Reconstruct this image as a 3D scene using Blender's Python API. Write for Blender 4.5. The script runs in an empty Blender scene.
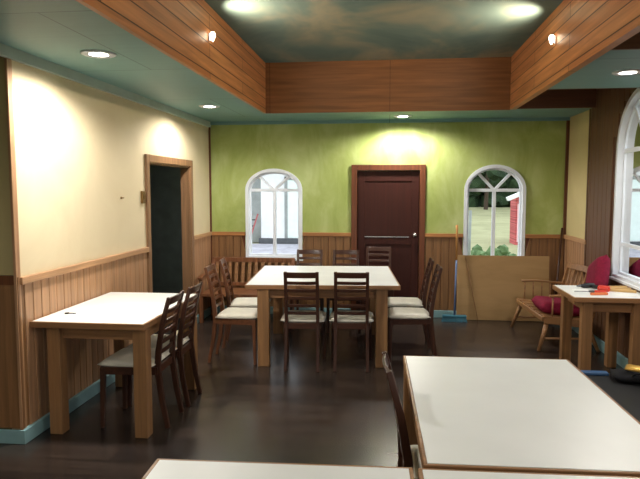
import bpy, bmesh, math, random
from mathutils import Matrix, Vector
random.seed(7)
SC = bpy.context.scene
COL = SC.collection
PI = math.pi

# ------------------------------------------------------------------ materials
def lin(c):
    return tuple(((v / 12.92) if v <= 0.04045 else ((v + 0.055) / 1.055) ** 2.4) for v in (x / 255 for x in c)) + (1.0,)

def new_mat(name):
    m = bpy.data.materials.new(name)
    m.use_nodes = True
    nt = m.node_tree
    return m, nt, nt.nodes['Principled BSDF']

def coords(nt, scale=(1, 1, 1)):
    g = nt.nodes.new('ShaderNodeTexCoord')
    mp = nt.nodes.new('ShaderNodeMapping')
    mp.inputs['Scale'].default_value = scale
    nt.links.new(g.outputs['Object'], mp.inputs['Vector'])
    return mp.outputs['Vector']

def ramp(nt, fac, stops):
    r = nt.nodes.new('ShaderNodeValToRGB')
    e = r.color_ramp.elements
    while len(e) < len(stops):
        e.new(0.5)
    for el, (p, c) in zip(e, stops):
        el.position = p
        el.color = lin(c)
    nt.links.new(fac, r.inputs['Fac'])
    return r.outputs['Color']

def bump(nt, bsdf, fac, strength, dist=0.01):
    b = nt.nodes.new('ShaderNodeBump')
    b.inputs['Strength'].default_value = strength
    b.inputs['Distance'].default_value = dist
    nt.links.new(fac, b.inputs['Height'])
    nt.links.new(b.outputs['Normal'], bsdf.inputs['Normal'])

def plain(name, c, rough=0.5, metal=0.0, var=0.06, scale=6.0, spec=0.5):
    m, nt, b = new_mat(name)
    v = coords(nt)
    n = nt.nodes.new('ShaderNodeTexNoise')
    n.inputs['Scale'].default_value = scale
    n.inputs['Detail'].default_value = 4
    nt.links.new(v, n.inputs['Vector'])
    lo = tuple(max(0, x * (1 - var)) for x in c)
    hi = tuple(min(255, x * (1 + var)) for x in c)
    nt.links.new(ramp(nt, n.outputs['Fac'], [(0.3, lo), (0.7, hi)]), b.inputs['Base Color'])
    b.inputs['Roughness'].default_value = rough
    b.inputs['Metallic'].default_value = metal
    b.inputs['Specular IOR Level'].default_value = spec
    return m

def wood(name, c, axis='Z', rough=0.45, var=0.22, fine=18.0, spec=0.4):
    """streaky wood, grain along one object axis"""
    m, nt, b = new_mat(name)
    sc = {'X': (0.7, fine, fine), 'Y': (fine, 0.7, fine), 'Z': (fine, fine, 0.7)}[axis]
    v = coords(nt, sc)
    n = nt.nodes.new('ShaderNodeTexNoise')
    n.inputs['Scale'].default_value = 1.6
    n.inputs['Detail'].default_value = 6
    n.inputs['Roughness'].default_value = 0.65
    n.inputs['Distortion'].default_value = 0.4
    nt.links.new(v, n.inputs['Vector'])
    lo = tuple(x * (1 - var) for x in c)
    hi = tuple(min(255, x * (1 + var)) for x in c)
    nt.links.new(ramp(nt, n.outputs['Fac'], [(0.3, lo), (0.52, c), (0.72, hi)]), b.inputs['Base Color'])
    b.inputs['Roughness'].default_value = rough
    b.inputs['Specular IOR Level'].default_value = spec
    bump(nt, b, n.outputs['Fac'], 0.12, 0.004)
    return m

def emit(name, c, strength):
    m, nt, b = new_mat(name)
    b.inputs['Base Color'].default_value = lin(c)
    b.inputs['Emission Color'].default_value = lin(c)
    b.inputs['Emission Strength'].default_value = strength
    return m

def glass_mat():
    m, nt, b = new_mat('window_glass')
    nt.nodes.remove(b)
    out = nt.nodes['Material Output']
    t = nt.nodes.new('ShaderNodeBsdfTransparent')
    t.inputs['Color'].default_value = (0.96, 0.98, 0.97, 1)
    g = nt.nodes.new('ShaderNodeBsdfGlossy')
    g.inputs['Roughness'].default_value = 0.02
    f = nt.nodes.new('ShaderNodeFresnel')
    f.inputs['IOR'].default_value = 1.12
    mx = nt.nodes.new('ShaderNodeMixShader')
    nt.links.new(f.outputs['Fac'], mx.inputs['Fac'])
    nt.links.new(t.outputs['BSDF'], mx.inputs[1])
    nt.links.new(g.outputs['BSDF'], mx.inputs[2])
    nt.links.new(mx.outputs['Shader'], out.inputs['Surface'])
    return m

def planks_mat(name, c, lo, hi, along, width, length, rough, mortar=0.004, spec=0.5, mcol=0.45, grain=170):
    """planks: brick texture; along = 'X','Y' on a horizontal surface, 'XZ','YZ' = boards on a vertical face running along X/Y"""
    m, nt, b = new_mat(name)
    g = nt.nodes.new('ShaderNodeTexCoord')
    sep = nt.nodes.new('ShaderNodeSeparateXYZ')
    cmb = nt.nodes.new('ShaderNodeCombineXYZ')
    nt.links.new(g.outputs['Object'], sep.inputs[0])
    order = {'X': 'XY', 'Y': 'YX', 'XZ': 'XZ', 'YZ': 'YZ'}[along]
    nt.links.new(sep.outputs[order[0]], cmb.inputs[0])
    nt.links.new(sep.outputs[order[1]], cmb.inputs[1])
    br = nt.nodes.new('ShaderNodeTexBrick')
    br.offset = 0.37
    br.inputs['Scale'].default_value = 1
    br.inputs['Brick Width'].default_value = length
    br.inputs['Row Height'].default_value = width
    br.inputs['Mortar Size'].default_value = mortar
    br.inputs['Mortar Smooth'].default_value = 0.3
    br.inputs['Color1'].default_value = lin(lo)
    br.inputs['Color2'].default_value = lin(hi)
    br.inputs['Mortar'].default_value = lin(tuple(x * mcol for x in c))
    nt.links.new(cmb.outputs[0], br.inputs['Vector'])
    mp = nt.nodes.new('ShaderNodeMapping')
    mp.inputs['Scale'].default_value = (1.2, 22, 22)
    nt.links.new(cmb.outputs[0], mp.inputs['Vector'])
    n = nt.nodes.new('ShaderNodeTexNoise')
    n.inputs['Scale'].default_value = 1.3
    n.inputs['Detail'].default_value = 6
    n.inputs['Distortion'].default_value = 0.5
    nt.links.new(mp.outputs[0], n.inputs['Vector'])
    gr = ramp(nt, n.outputs['Fac'], [(0.3, (grain, grain, grain)), (0.7, (255, 255, 255))])
    mx = nt.nodes.new('ShaderNodeMix')
    mx.data_type = 'RGBA'
    mx.blend_type = 'MULTIPLY'
    mx.inputs['Factor'].default_value = 1
    nt.links.new(br.outputs['Color'], mx.inputs['A'])
    nt.links.new(gr, mx.inputs['B'])
    nt.links.new(mx.outputs['Result'], b.inputs['Base Color'])
    b.inputs['Roughness'].default_value = rough
    b.inputs['Specular IOR Level'].default_value = spec
    bump(nt, b, br.outputs['Fac'], -0.35, 0.004)
    return m

def mottled(name, stops, scale, rough=0.75, detail=6, stretch=(1, 1, 1), dist=0.6):
    m, nt, b = new_mat(name)
    v = coords(nt, stretch)
    n = nt.nodes.new('ShaderNodeTexNoise')
    n.inputs['Scale'].default_value = scale
    n.inputs['Detail'].default_value = detail
    n.inputs['Roughness'].default_value = 0.6
    n.inputs['Distortion'].default_value = dist
    nt.links.new(v, n.inputs['Vector'])
    nt.links.new(ramp(nt, n.outputs['Fac'], stops), b.inputs['Base Color'])
    b.inputs['Roughness'].default_value = rough
    b.inputs['Specular IOR Level'].default_value = 0.2
    return m

M = {}
M['cream'] = mottled('cream_paint', [(0.3, (208, 192, 158)), (0.7, (218, 204, 172))], 1.5)
M['cream_dim'] = mottled('cream_panel', [(0.3, (196, 180, 132)), (0.7, (206, 190, 142))], 1.5)
M['alcwood'] = wood('alcove_boards', (126, 90, 58), 'Z', 0.5, 0.15)
M['alcove'] = mottled('olive_cream_panel', [(0.3, (166, 152, 108)), (0.7, (174, 160, 116))], 1.5)
M['green'] = mottled('green_limewash', [(0.25, (142, 156, 82)), (0.5, (163, 175, 106)), (0.75, (186, 197, 138))], 2.2, stretch=(1.4, 1, 0.7))
M['teal'] = planks_mat('teal_ceiling_board', (120, 160, 160), (122, 162, 162), (117, 157, 158), 'X', 1.47, 4.8, 0.5, 0.005, 0.35, 0.7, 246)
M['cornice'] = plain('teal_cornice', (176, 188, 180), 0.6, var=0.03)
M['baseb'] = plain('teal_skirting_paint', (128, 164, 168), 0.5, var=0.05)
M['cloud'] = mottled('painted_cloud_ceiling', [(0.28, (84, 106, 106)), (0.45, (108, 126, 120)), (0.6, (150, 146, 126)), (0.75, (120, 134, 128))], 1.0, 0.85, detail=4, stretch=(0.9, 0.6, 1), dist=0.5)
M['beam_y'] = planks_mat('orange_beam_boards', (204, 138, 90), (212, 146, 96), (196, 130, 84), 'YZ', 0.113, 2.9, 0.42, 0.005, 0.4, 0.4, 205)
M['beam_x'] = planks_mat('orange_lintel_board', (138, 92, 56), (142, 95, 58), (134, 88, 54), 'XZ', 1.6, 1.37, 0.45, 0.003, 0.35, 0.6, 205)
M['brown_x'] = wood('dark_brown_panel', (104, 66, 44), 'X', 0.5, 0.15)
M['brown'] = wood('brown_board', (98, 66, 44), 'Z', 0.5, 0.12)
M['pine'] = wood('wainscot_pine', (170, 130, 96), 'Z', 0.45, 0.16)
M['pine_x'] = wood('rail_pine_x', (164, 112, 66), 'X', 0.45, 0.14)
M['pine_y'] = wood('rail_pine_y', (182, 140, 102), 'Y', 0.45, 0.14)
M['pine_dk'] = wood('back_wainscot_wood', (128, 92, 58), 'Z', 0.45, 0.18)
M['floor'] = planks_mat('dark_laminate', (60, 50, 44), (74, 61, 53), (45, 38, 36), 'X', 0.19, 1.25, 0.27, 0.0025, 0.5, 0.55, 190)
M['white_top'] = plain('white_laminate', (226, 228, 226), 0.38, var=0.015, scale=3)
M['oak'] = wood('oak_leg', (142, 104, 68), 'Z', 0.42, 0.14)
M['oak_x'] = wood('oak_edge', (146, 106, 70), 'X', 0.42, 0.14)
M['mahog'] = wood('dark_chair_wood', (64, 38, 27), 'Z', 0.35, 0.22)
M['mahog_x'] = wood('dark_chair_slat', (66, 39, 28), 'X', 0.33, 0.2)
M['mid'] = wood('mid_brown_chair_wood', (100, 62, 40), 'Z', 0.38, 0.22)
M['mid_x'] = wood('mid_brown_chair_slat', (104, 65, 42), 'X', 0.35, 0.2)
M['pad'] = plain('cream_seat_vinyl', (222, 216, 200), 0.5, var=0.03, scale=12)
M['door'] = wood('dark_red_door', (56, 25, 18), 'Z', 0.5, 0.12, spec=0.25)
M['doorfr'] = wood('door_frame_wood', (96, 54, 32), 'Z', 0.42, 0.18)
M['doorfr_l'] = wood('passage_frame_wood', (136, 102, 72), 'Z', 0.45, 0.15)
M['steel'] = plain('brushed_steel', (190, 188, 182), 0.25, 1.0, 0.04)
M['white'] = plain('white_window_paint', (222, 228, 236), 0.45, var=0.02)
M['glass'] = glass_mat()
M['bulb'] = emit('lamp_lens', (255, 250, 238), 14)
M['upbulb'] = emit('uplight_glow', (255, 236, 205), 7)
M['ply'] = mottled('plywood_sheet', [(0.3, (152, 122, 82)), (0.7, (172, 140, 98))], 2.0, 0.6, stretch=(0.6, 1, 3))
M['settee'] = wood('settee_wood', (144, 104, 68), 'X', 0.4, 0.18)
M['bench'] = wood('slat_bench_wood', (122, 78, 50), 'Z', 0.4, 0.2)
M['burg'] = plain('burgundy_cloth', (120, 24, 50), 0.85, var=0.1, scale=40, spec=0.2)
M['blue'] = plain('blue_plastic', (50, 84, 124), 0.45, var=0.05)
M['broomblue'] = plain('broom_teal_plastic', (46, 108, 128), 0.5, var=0.08)
M['bluepole'] = plain('blue_grey_pole', (88, 110, 150), 0.4, var=0.04)
M['yellowwood'] = wood('pole_wood', (178, 128, 70), 'Z', 0.45, 0.12)
M['black'] = plain('black_plastic', (22, 23, 26), 0.5, var=0.15)
M['blackcloth'] = plain('black_cloth', (24, 24, 28), 0.9, var=0.2, scale=25, spec=0.2)
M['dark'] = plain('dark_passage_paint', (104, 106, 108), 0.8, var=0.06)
M['red'] = plain('red_plastic', (206, 60, 44), 0.45, var=0.06)
M['orange'] = plain('orange_plastic', (222, 120, 70), 0.45, var=0.06)
M['paper'] = plain('white_paper', (236, 236, 232), 0.8, var=0.02)
M['stick'] = wood('raw_wood_stick', (206, 168, 110), 'X', 0.6, 0.12)
M['gold'] = plain('gold_foil', (214, 170, 84), 0.3, 0.6, 0.1)
M['greyp'] = plain('grey_metal', (96, 98, 100), 0.4, 0.6, 0.05)
M['switch'] = plain('brass_brown_plate', (112, 84, 40), 0.4, 0.3, 0.06)
M['grass'] = mottled('field_grass', [(0.3, (140, 142, 104)), (0.7, (172, 170, 132))], 0.6, 0.9)
M['gravel'] = mottled('grey_gravel', [(0.3, (150, 148, 156)), (0.7, (190, 188, 196))], 3, 0.9)
M['leaf'] = mottled('dark_foliage', [(0.3, (30, 44, 30)), (0.7, (62, 82, 52))], 1.2, 0.8)
M['leaf2'] = mottled('shrub_foliage', [(0.3, (70, 100, 62)), (0.7, (126, 150, 104))], 5, 0.8)
M['bark'] = wood('bark', (84, 70, 58), 'Z', 0.9, 0.25)
M['shedwhite'] = plain('white_render', (236, 238, 236), 0.8, var=0.02)
M['mint'] = plain('pale_mint_door', (232, 246, 238), 0.6, var=0.02)
M['shedgrey'] = plain('grey_post_paint', (150, 154, 150), 0.7, var=0.05)
M['barn'] = planks_mat('red_barn_board', (222, 112, 112), (228, 120, 120), (214, 104, 106), 'XZ', 0.18, 4, 0.8, 0.008, 0.2, 0.7)
M['pink'] = plain('pale_pink_paint', (240, 196, 202), 0.8, var=0.03)
M['oldred'] = plain('faded_red_paint', (176, 96, 96), 0.7, var=0.1)
M['roofg'] = plain('roof_sheet', (168, 172, 180), 0.5, var=0.05)

# ------------------------------------------------------------------ mesh helpers
def box(bm, x0, x1, y0, y1, z0, z1, mat=None):
    vs = [bm.verts.new((x, y, z)) for z in (z0, z1) for y in (y0, y1) for x in (x0, x1)]
    if mat is not None:
        for v in vs:
            v.co = mat @ v.co
    for f in ((0, 2, 3, 1), (4, 5, 7, 6), (0, 1, 5, 4), (2, 6, 7, 3), (0, 4, 6, 2), (1, 3, 7, 5)):
        bm.faces.new([vs[i] for i in f])
    return vs

def bar(bm, p, q, w, h, up=(0, 0, 1)):
    """rectangular bar from p to q, w across, h along 'up'"""
    p, q = Vector(p), Vector(q)
    d = (q - p).normalized()
    u = Vector(up)
    s = d.cross(u)
    if s.length < 1e-5:
        s = d.cross(Vector((1, 0, 0)))
    s.normalize()
    t = s.cross(d).normalized()
    vs = []
    for c in (p, q):
        for a, b in ((-1, -1), (1, -1), (1, 1), (-1, 1)):
            vs.append(bm.verts.new(c + s * (a * w / 2) + t * (b * h / 2)))
    for f in ((3, 2, 1, 0), (4, 5, 6, 7), (0, 1, 5, 4), (1, 2, 6, 5), (2, 3, 7, 6), (3, 0, 4, 7)):
        bm.faces.new([vs[i] for i in f])

def strip(bm, pts, w, d, side=(1, 0, 0)):
    """bent rectangular rod: section w along side, d perpendicular, d may be a list"""
    S = Vector(side)
    P = [Vector(p) for p in pts]
    rings = []
    for i, p in enumerate(P):
        t = (P[min(i + 1, len(P) - 1)] - P[max(i - 1, 0)]).normalized()
        n = t.cross(S).normalized()
        dd = d[i] if isinstance(d, (list, tuple)) else d
        rings.append([bm.verts.new(p + S * (a * w / 2) + n * (b * dd / 2)) for a, b in ((-1, -1), (1, -1), (1, 1), (-1, 1))])
    for a, b in zip(rings, rings[1:]):
        for k in range(4):
            bm.faces.new((a[k], a[(k + 1) % 4], b[(k + 1) % 4], b[k]))
    bm.faces.new(rings[0][::-1])
    bm.faces.new(rings[-1])

def tube(bm, pts, r, seg=10):
    P = [Vector(p) for p in pts]
    rings = []
    for i, p in enumerate(P):
        t = (P[min(i + 1, len(P) - 1)] - P[max(i - 1, 0)]).normalized()
        a = Vector((0, 0, 1)) if abs(t.z) < 0.9 else Vector((1, 0, 0))
        u = t.cross(a).normalized()
        v = t.cross(u)
        rr = r[i] if isinstance(r, (list, tuple)) else r
        rings.append([bm.verts.new(p + (u * math.cos(2 * PI * k / seg) + v * math.sin(2 * PI * k / seg)) * rr) for k in range(seg)])
    for a, b in zip(rings, rings[1:]):
        for k in range(seg):
            bm.faces.new((a[k], a[(k + 1) % seg], b[(k + 1) % seg], b[k]))
    bm.faces.new(rings[0][::-1])
    bm.faces.new(rings[-1])

def lathe(bm, prof, seg=28, at=(0, 0, 0)):
    rings = []
    for r, z in prof:
        rings.append([bm.verts.new((at[0] + r * math.cos(2 * PI * k / seg), at[1] + r * math.sin(2 * PI * k / seg), at[2] + z)) for k in range(seg)])
    for a, b in zip(rings, rings[1:]):
        for k in range(seg):
            bm.faces.new((a[k], a[(k + 1) % seg], b[(k + 1) % seg], b[k]))
    bm.faces.new(rings[0][::-1])
    bm.faces.new(rings[-1])

def pillow(bm, w, d, h, n=10, mat=None, p=4):
    """rounded cushion, puffed in the middle, base at z=0"""
    g = {}
    for s in (1, -1):
        for i in range(n + 1):
            for j in range(n + 1):
                u, v = 2 * i / n - 1, 2 * j / n - 1
                edge = i in (0, n) or j in (0, n)
                if s == -1 and edge:
                    g[(s, i, j)] = g[(1, i, j)]
                    continue
                k = (1 - abs(u) ** p) * (1 - abs(v) ** p)
                z = h / 2 + s * h / 2 * (k ** 0.45 if k > 0 else 0)
                cu = u * (1 - 0.03 * v * v)
                cv = v * (1 - 0.03 * u * u)
                co = Vector((cu * w / 2, cv * d / 2, z))
                g[(s, i, j)] = bm.verts.new(mat @ co if mat else co)
    for s in (1, -1):
        for i in range(n):
            for j in range(n):
                q = [g[(s, i, j)], g[(s, i + 1, j)], g[(s, i + 1, j + 1)], g[(s, i, j + 1)]]
                bm.faces.new(q if s == 1 else q[::-1])

def obj(name, bm, mat, parent=None, bevel=0.0, smooth=False):
    bmesh.ops.recalc_face_normals(bm, faces=bm.faces[:])
    me = bpy.data.meshes.new(name)
    bm.to_mesh(me)
    bm.free()
    me.materials.append(M[mat] if isinstance(mat, str) else mat)
    if smooth:
        for p in me.polygons:
            p.use_smooth = True
    o = bpy.data.objects.new(name, me)
    COL.objects.link(o)
    if parent is not None:
        o.parent = parent
    if bevel:
        b = o.modifiers.new('bevel', 'BEVEL')
        b.width = bevel
        b.segments = 2
        b.limit_method = 'ANGLE'
    return o

def BM():
    return bmesh.new()

def thing(name, label, cat, loc=(0, 0, 0), rz=0.0, group=None):
    o = bpy.data.objects.new(name, None)
    COL.objects.link(o)
    o.empty_display_size = 0.1
    o.location = loc
    o.rotation_euler = (0, 0, rz)
    tag(o, label, cat, group)
    return o

def tag(o, label, cat, group=None):
    o['label'] = label
    o['category'] = cat
    if group:
        o['group'] = group
    return o

def struct(o):
    o['kind'] = 'structure'
    return o

def dup(root, loc, rz, label, group=None):
    r = root.copy()
    COL.objects.link(r)
    r.location = loc
    r.rotation_euler = (0, 0, rz)
    r['label'] = label
    if group:
        r['group'] = group
    for ch in list(root.children):
        c = ch.copy()
        COL.objects.link(c)
        c.parent = r
        for g in list(ch.children):
            d = g.copy()
            COL.objects.link(d)
            d.parent = c
    return r

def arch(cx, a, z0, z1, b, n=24):
    """closed arched outline: sill z0, spring z1, half-width a, rise b"""
    pts = [(cx - a, z0), (cx + a, z0)]
    for k in range(n + 1):
        t = PI * k / n
        pts.append((cx + a * math.cos(t), z1 + b * math.sin(t)))
    return pts

def panel(name, outer, holes, to3, thick, mat, parent=None):
    """flat wall with holes, given thickness vector"""
    bm = BM()
    edges = []
    for loop in [outer] + holes:
        vs = [bm.verts.new(Vector(to3(u, v))) for u, v in loop]
        for i in range(len(vs)):
            edges.append(bm.edges.new((vs[i], vs[(i + 1) % len(vs)])))
    r = bmesh.ops.triangle_fill(bm, use_beauty=True, use_dissolve=False, edges=edges)
    faces = [f for f in r['geom'] if isinstance(f, bmesh.types.BMFace)]
    ext = bmesh.ops.extrude_face_region(bm, geom=faces)
    bmesh.ops.translate(bm, verts=[v for v in ext['geom'] if isinstance(v, bmesh.types.BMVert)], vec=Vector(thick))
    return obj(name, bm, mat, parent)

def ring(bm, outer, inner, to3, d0, d1):
    """frame between two outlines with the same number of points; to3(u, v, d)"""
    n = len(outer)
    A = [[bm.verts.new(Vector(to3(u, v, d))) for u, v in L] for d in (d0, d1) for L in (outer, inner)]
    o0, i0, o1, i1 = A
    for k in range(n):
        j = (k + 1) % n
        bm.faces.new((o0[k], o0[j], i0[j], i0[k]))
        bm.faces.new((o1[k], i1[k], i1[j], o1[j]))
        bm.faces.new((o0[k], o1[k], o1[j], o0[j]))
        bm.faces.new((i0[k], i0[j], i1[j], i1[k]))

# ------------------------------------------------------------------ room dimensions
XL, XR, YB = -2.40, 2.235, 7.90
YN = 3.63            # near corner of the left wall
YF = -3.0            # wall behind the camera
H = 2.57             # soffit height
HT = 3.12            # tray height
BL, BR, BY = -1.42, 1.315, 6.90   # fascia faces
XA = -4.6            # left end of the near alcove

# floor
bm = BM(); box(bm, XA - 0.15, XR + 0.15, YF - 0.15, YB + 0.15, -0.12, 0)
struct(obj('floor', bm, 'floor'))

# left wall with passage opening
DL0, DL1, DLH = 5.80, 7.06, 1.95
panel('wall_left', [(YN, 0), (YB, 0), (YB, HT), (YN, HT)], [[(DL0, 0.001), (DL1, 0.001), (DL1, DLH), (DL0, DLH)]],
      lambda u, v: (XL, u, v), (-0.09, 0, 0), 'cream')
struct(bpy.data.objects['wall_left'])
bm = BM(); box(bm, XA, XL - 0.2001, YN + 0.0, YN + 0.15, 0, HT)
struct(obj('wall_alcove', bm, 'alcove'))
bm = BM(); box(bm, XL - 0.2, XL - 0.0005, YN - 0.012, YN - 0.0005, 1.12, HT)
box(bm, XL - 0.2001, XL - 0.2, YN - 0.012, YN, 1.12, 1.13)
struct(obj('trim_5', bm, 'alcove'))
bm = BM(); box(bm, XA - 0.15, XA, YF, YN + 0.15, 0, HT)
struct(obj('wall_alcove_side', bm, 'cream_dim'))

# back wall with two arched windows and a door opening
W1, W2, WA, WS0, WS1, WB, WB2 = -1.525, 1.345, 0.385, 0.74, 1.665, 0.285, 0.325
DX0, DX1, DH = -0.415, 0.395, 1.92
panel('wall_back', [(XL - 0.2, 0), (XR + 0.15, 0), (XR + 0.15, HT), (XL - 0.2, HT)],
      [arch(W1, WA - 0.03, WS0 + 0.03, WS1, WB - 0.03), arch(W2, WA - 0.03, WS0 + 0.03, WS1, WB2 - 0.03),
       [(DX0, 0.001), (DX1, 0.001), (DX1, DH), (DX0, DH)]],
      lambda u, v: (u, YB, v), (0, 0.15, 0), 'green')
struct(bpy.data.objects['wall_back'])

# right wall with arched windows (one in view, others unseen, added nearer the camera for daylight)
RWC, RWA, RS0, RS1, RB = 5.67, 0.575, 0.80, 2.05, 0.55
RW = [RWC, 3.27, 0.1, -1.9]
panel('wall_right', [(YF, 0), (YB, 0), (YB, HT), (YF, HT)],
      [arch(c, RWA - 0.03, RS0 + 0.03, RS1, RB - 0.03) for c in RW],
      lambda u, v: (XR, u, v), (0.15, 0, 0), 'brown')
struct(bpy.data.objects['wall_right'])
panel('wall_front', [(XA - 0.15, 0), (XR + 0.15, 0), (XR + 0.15, HT), (XA - 0.15, HT)], [[(-1.3, 0.8), (1.7, 0.8), (1.7, 2.35), (-1.3, 2.35)]],
      lambda u, v: (u, YF, v), (0, -0.15, 0), 'cream')
struct(bpy.data.objects['wall_front'])

# ceiling: tray, soffits, fascias
bm = BM(); box(bm, XA - 0.15, XR + 0.15, YF - 0.15, YB + 0.15, HT, HT + 0.1)
struct(obj('ceiling', bm, 'cloud'))
bm = BM(); box(bm, XA, BL - 0.03, YF, YB - 0.0005, H, H + 0.06)
struct(obj('soffit_left', bm, 'teal'))
bm = BM(); box(bm, BL - 0.03, XR - 0.001, BY + 0.03, YB - 0.0005, H, H + 0.06)
struct(obj('soffit_back', bm, 'teal'))
bm = BM(); box(bm, BR + 0.06, XR - 0.001, 4.14, 5.66, H + 0.001, H + 0.06); box(bm, BR + 0.06, XR - 0.001, 0.9, 2.5, H + 0.001, H + 0.06)
struct(obj('soffit_right', bm, 'teal'))
bm = BM(); box(bm, BL - 0.03, BL, YF, BY + 0.03, H - 0.02, HT)
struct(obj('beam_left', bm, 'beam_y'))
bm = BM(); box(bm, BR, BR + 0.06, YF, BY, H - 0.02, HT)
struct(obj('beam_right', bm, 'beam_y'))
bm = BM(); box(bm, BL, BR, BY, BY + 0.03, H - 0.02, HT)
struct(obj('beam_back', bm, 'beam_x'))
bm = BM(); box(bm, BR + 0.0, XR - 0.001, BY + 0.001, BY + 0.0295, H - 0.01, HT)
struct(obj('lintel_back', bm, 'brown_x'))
bm = BM(); box(bm, BR + 0.061, XR - 0.001, 5.66, 5.685, H + 0.0, HT); box(bm, BR + 0.061, XR - 0.001, 4.115, 4.14, H, HT)
struct(obj('trim_1', bm, 'brown_x'))
bm = BM(); box(bm, BR + 0.061, XR - 0.001, YF, 4.11, HT - 0.03, HT - 0.001); box(bm, BR + 0.061, XR - 0.001, 5.69, BY, HT - 0.03, HT - 0.001)
struct(obj('ceiling_niche', bm, 'brown_x'))
# cornices
bm = BM(); box(bm, XL - 0.0, XL + 0.03, YF, YB, H - 0.07, H - 0.0005)
struct(obj('trim_2', bm, 'cornice'))
bm = BM(); box(bm, XL + 0.03, XR - 0.001, YB - 0.03, YB - 0.0005, H - 0.04, H - 0.0005)
struct(obj('trim_3', bm, 'teal'))

# wainscot: boards, rail, skirting
def boards(bm, u0, u1, z0, z1, w, to_box, gap=0.007):
    n = max(1, round((u1 - u0) / w))
    s = (u1 - u0) / n
    for k in range(n):
        to_box(bm, u0 + k * s + gap / 2, u0 + (k + 1) * s - gap / 2, z0, z1)

RAIL = 1.09
def left_b(bm, a, b, z0, z1): box(bm, XL + 0.0005, XL + 0.010, a, b, z0, z1)
def back_b(bm, a, b, z0, z1): box(bm, a, b, YB - 0.016, YB - 0.0005, z0, z1)
def right_b(bm, a, b, z0, z1): box(bm, XR - 0.016, XR - 0.0005, a, b, z0, z1)
bm = BM()
boards(bm, YN + 0.05, DL0 - 0.09, 0.0, RAIL, 0.095, left_b)
boards(bm, DL1 + 0.09, YB - 0.02, 0.0, RAIL, 0.095, left_b)
struct(obj('wainscot_left', bm, 'pine', bevel=0.003))
bm = BM(); box(bm, XL + 0.0005, XL + 0.004, YN, DL0 - 0.08, 0, RAIL); box(bm, XL + 0.0005, XL + 0.004, DL1 + 0.08, YB, 0, RAIL)
struct(obj('wainscot_left_backing', bm, 'pine_dk'))
bm = BM()
boards(bm, XL + 0.02, DX0 - 0.08, 0.0, RAIL, 0.1, back_b)
boards(bm, DX1 + 0.08, XR - 0.02, 0.0, RAIL, 0.1, back_b)
bm2 = bm
# leave out boards in the window openings: cut above the sill
for f in list(bm2.verts):
    for c in (W1, W2):
        if abs(f.co.x - c) < WA + 0.012 and f.co.z > 0.7:
            f.co.z = WS0 - 0.01
struct(obj('wainscot_back', bm2, 'pine_dk', bevel=0.003))
bm = BM()
for a, b in ((XL, W1 - WA - 0.01), (W1 + WA + 0.01, DX0 - 0.08), (DX1 + 0.08, W2 - WA - 0.01), (W2 + WA + 0.01, XR)):
    box(bm, a, b, YB - 0.004, YB - 0.0005, 0, RAIL)
struct(obj('wainscot_back_backing', bm, 'doorfr'))
bm = BM(); boards(bm, 7.07, YB - 0.02, 0.0, RAIL, 0.095, right_b)
struct(obj('wainscot_right', bm, 'pine', bevel=0.003))
bm = BM(); box(bm, XR - 0.005, XR - 0.0005, 7.06, YB - 0.001, RAIL, H - 0.001)
struct(obj('panel_cream', bm, 'cream_dim'))
# brown vertical boarding floor to ceiling on the right wall, cut round the window
bm = BM()
n0, n1 = -2.9, 7.05
k = n0
while k < n1 - 1e-6:
    e = min(k + 0.125, n1)
    zs = [(0, H + 0.5)]
    for c in RW:
        if e > c - RWA and k < c + RWA:
            m_ = min(abs(k - c), abs(e - c))
            if k < c < e: m_ = 0
            top = RS1 + RB * math.sqrt(max(0, 1 - (m_ / RWA) ** 2))
            zs = [(0, RS0 - 0.0), (min(top, H + 0.4), H + 0.5)]
    for z0, z1 in zs:
        right_b(bm, k + 0.003, e - 0.003, z0, z1)
    k = e
struct(obj('panelling_right', bm, 'brown', bevel=0.003))
bm = BM()
box(bm, XL - 0.2, XL + 0.018, YN - 0.03, YN - 0.0125, 0.1, 1.11)
box(bm, XA, XL - 0.2, YN - 0.018, YN - 0.001, 0.1, 1.09)
struct(obj('wainscot_alcove', bm, 'alcwood'))
bm = BM()
box(bm, XA, XL - 0.001, YN - 0.035, YN - 0.012, RAIL - 0.03, RAIL + 0.03)
struct(obj('rail_alcove', bm, 'doorfr'))
bm = BM()
box(bm, XL + 0.0005, XL + 0.032, YN, DL0 - 0.075, RAIL - 0.035, RAIL + 0.015)
box(bm, XL + 0.0005, XL + 0.032, DL1 + 0.075, YB, RAIL - 0.035, RAIL + 0.015)
struct(obj('rail_left', bm, 'pine_y', bevel=0.005))
bm = BM()
for a, b in ((XL + 0.03, W1 - WA - 0.005), (W1 + WA + 0.005, DX0 - 0.075), (DX1 + 0.075, W2 - WA - 0.005), (W2 + WA + 0.005, XR - 0.03)):
    box(bm, a, b, YB - 0.032, YB - 0.0005, RAIL - 0.035, RAIL + 0.015)
struct(obj('rail_back', bm, 'pine_x', bevel=0.005))
bm = BM(); box(bm, XR - 0.032, XR - 0.0005, 7.05, YB - 0.03, RAIL - 0.035, RAIL + 0.015)
struct(obj('rail_right', bm, 'pine_y', bevel=0.005))
# corner post of the left wall
bm = BM(); box(bm, XL - 0.006, XL + 0.014, YN - 0.038, YN + 0.012, 0, H - 0.07)
struct(obj('trim_4', bm, 'pine', bevel=0.004))
# dark corner bead left/back and right/back
bm = BM(); box(bm, XL + 0.0005, XL + 0.022, YB - 0.022, YB - 0.0005, RAIL + 0.015, H - 0.07); box(bm, XR - 0.04, XR - 0.0005, YB - 0.03, YB - 0.0005, RAIL + 0.015, H - 0.04)
struct(obj('trim_6', bm, 'doorfr'))
bm = BM(); box(bm, XR - 0.022, XR - 0.0165, 7.05, 7.09, 0, H); 
struct(obj('trim_7', bm, 'brown'))
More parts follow.
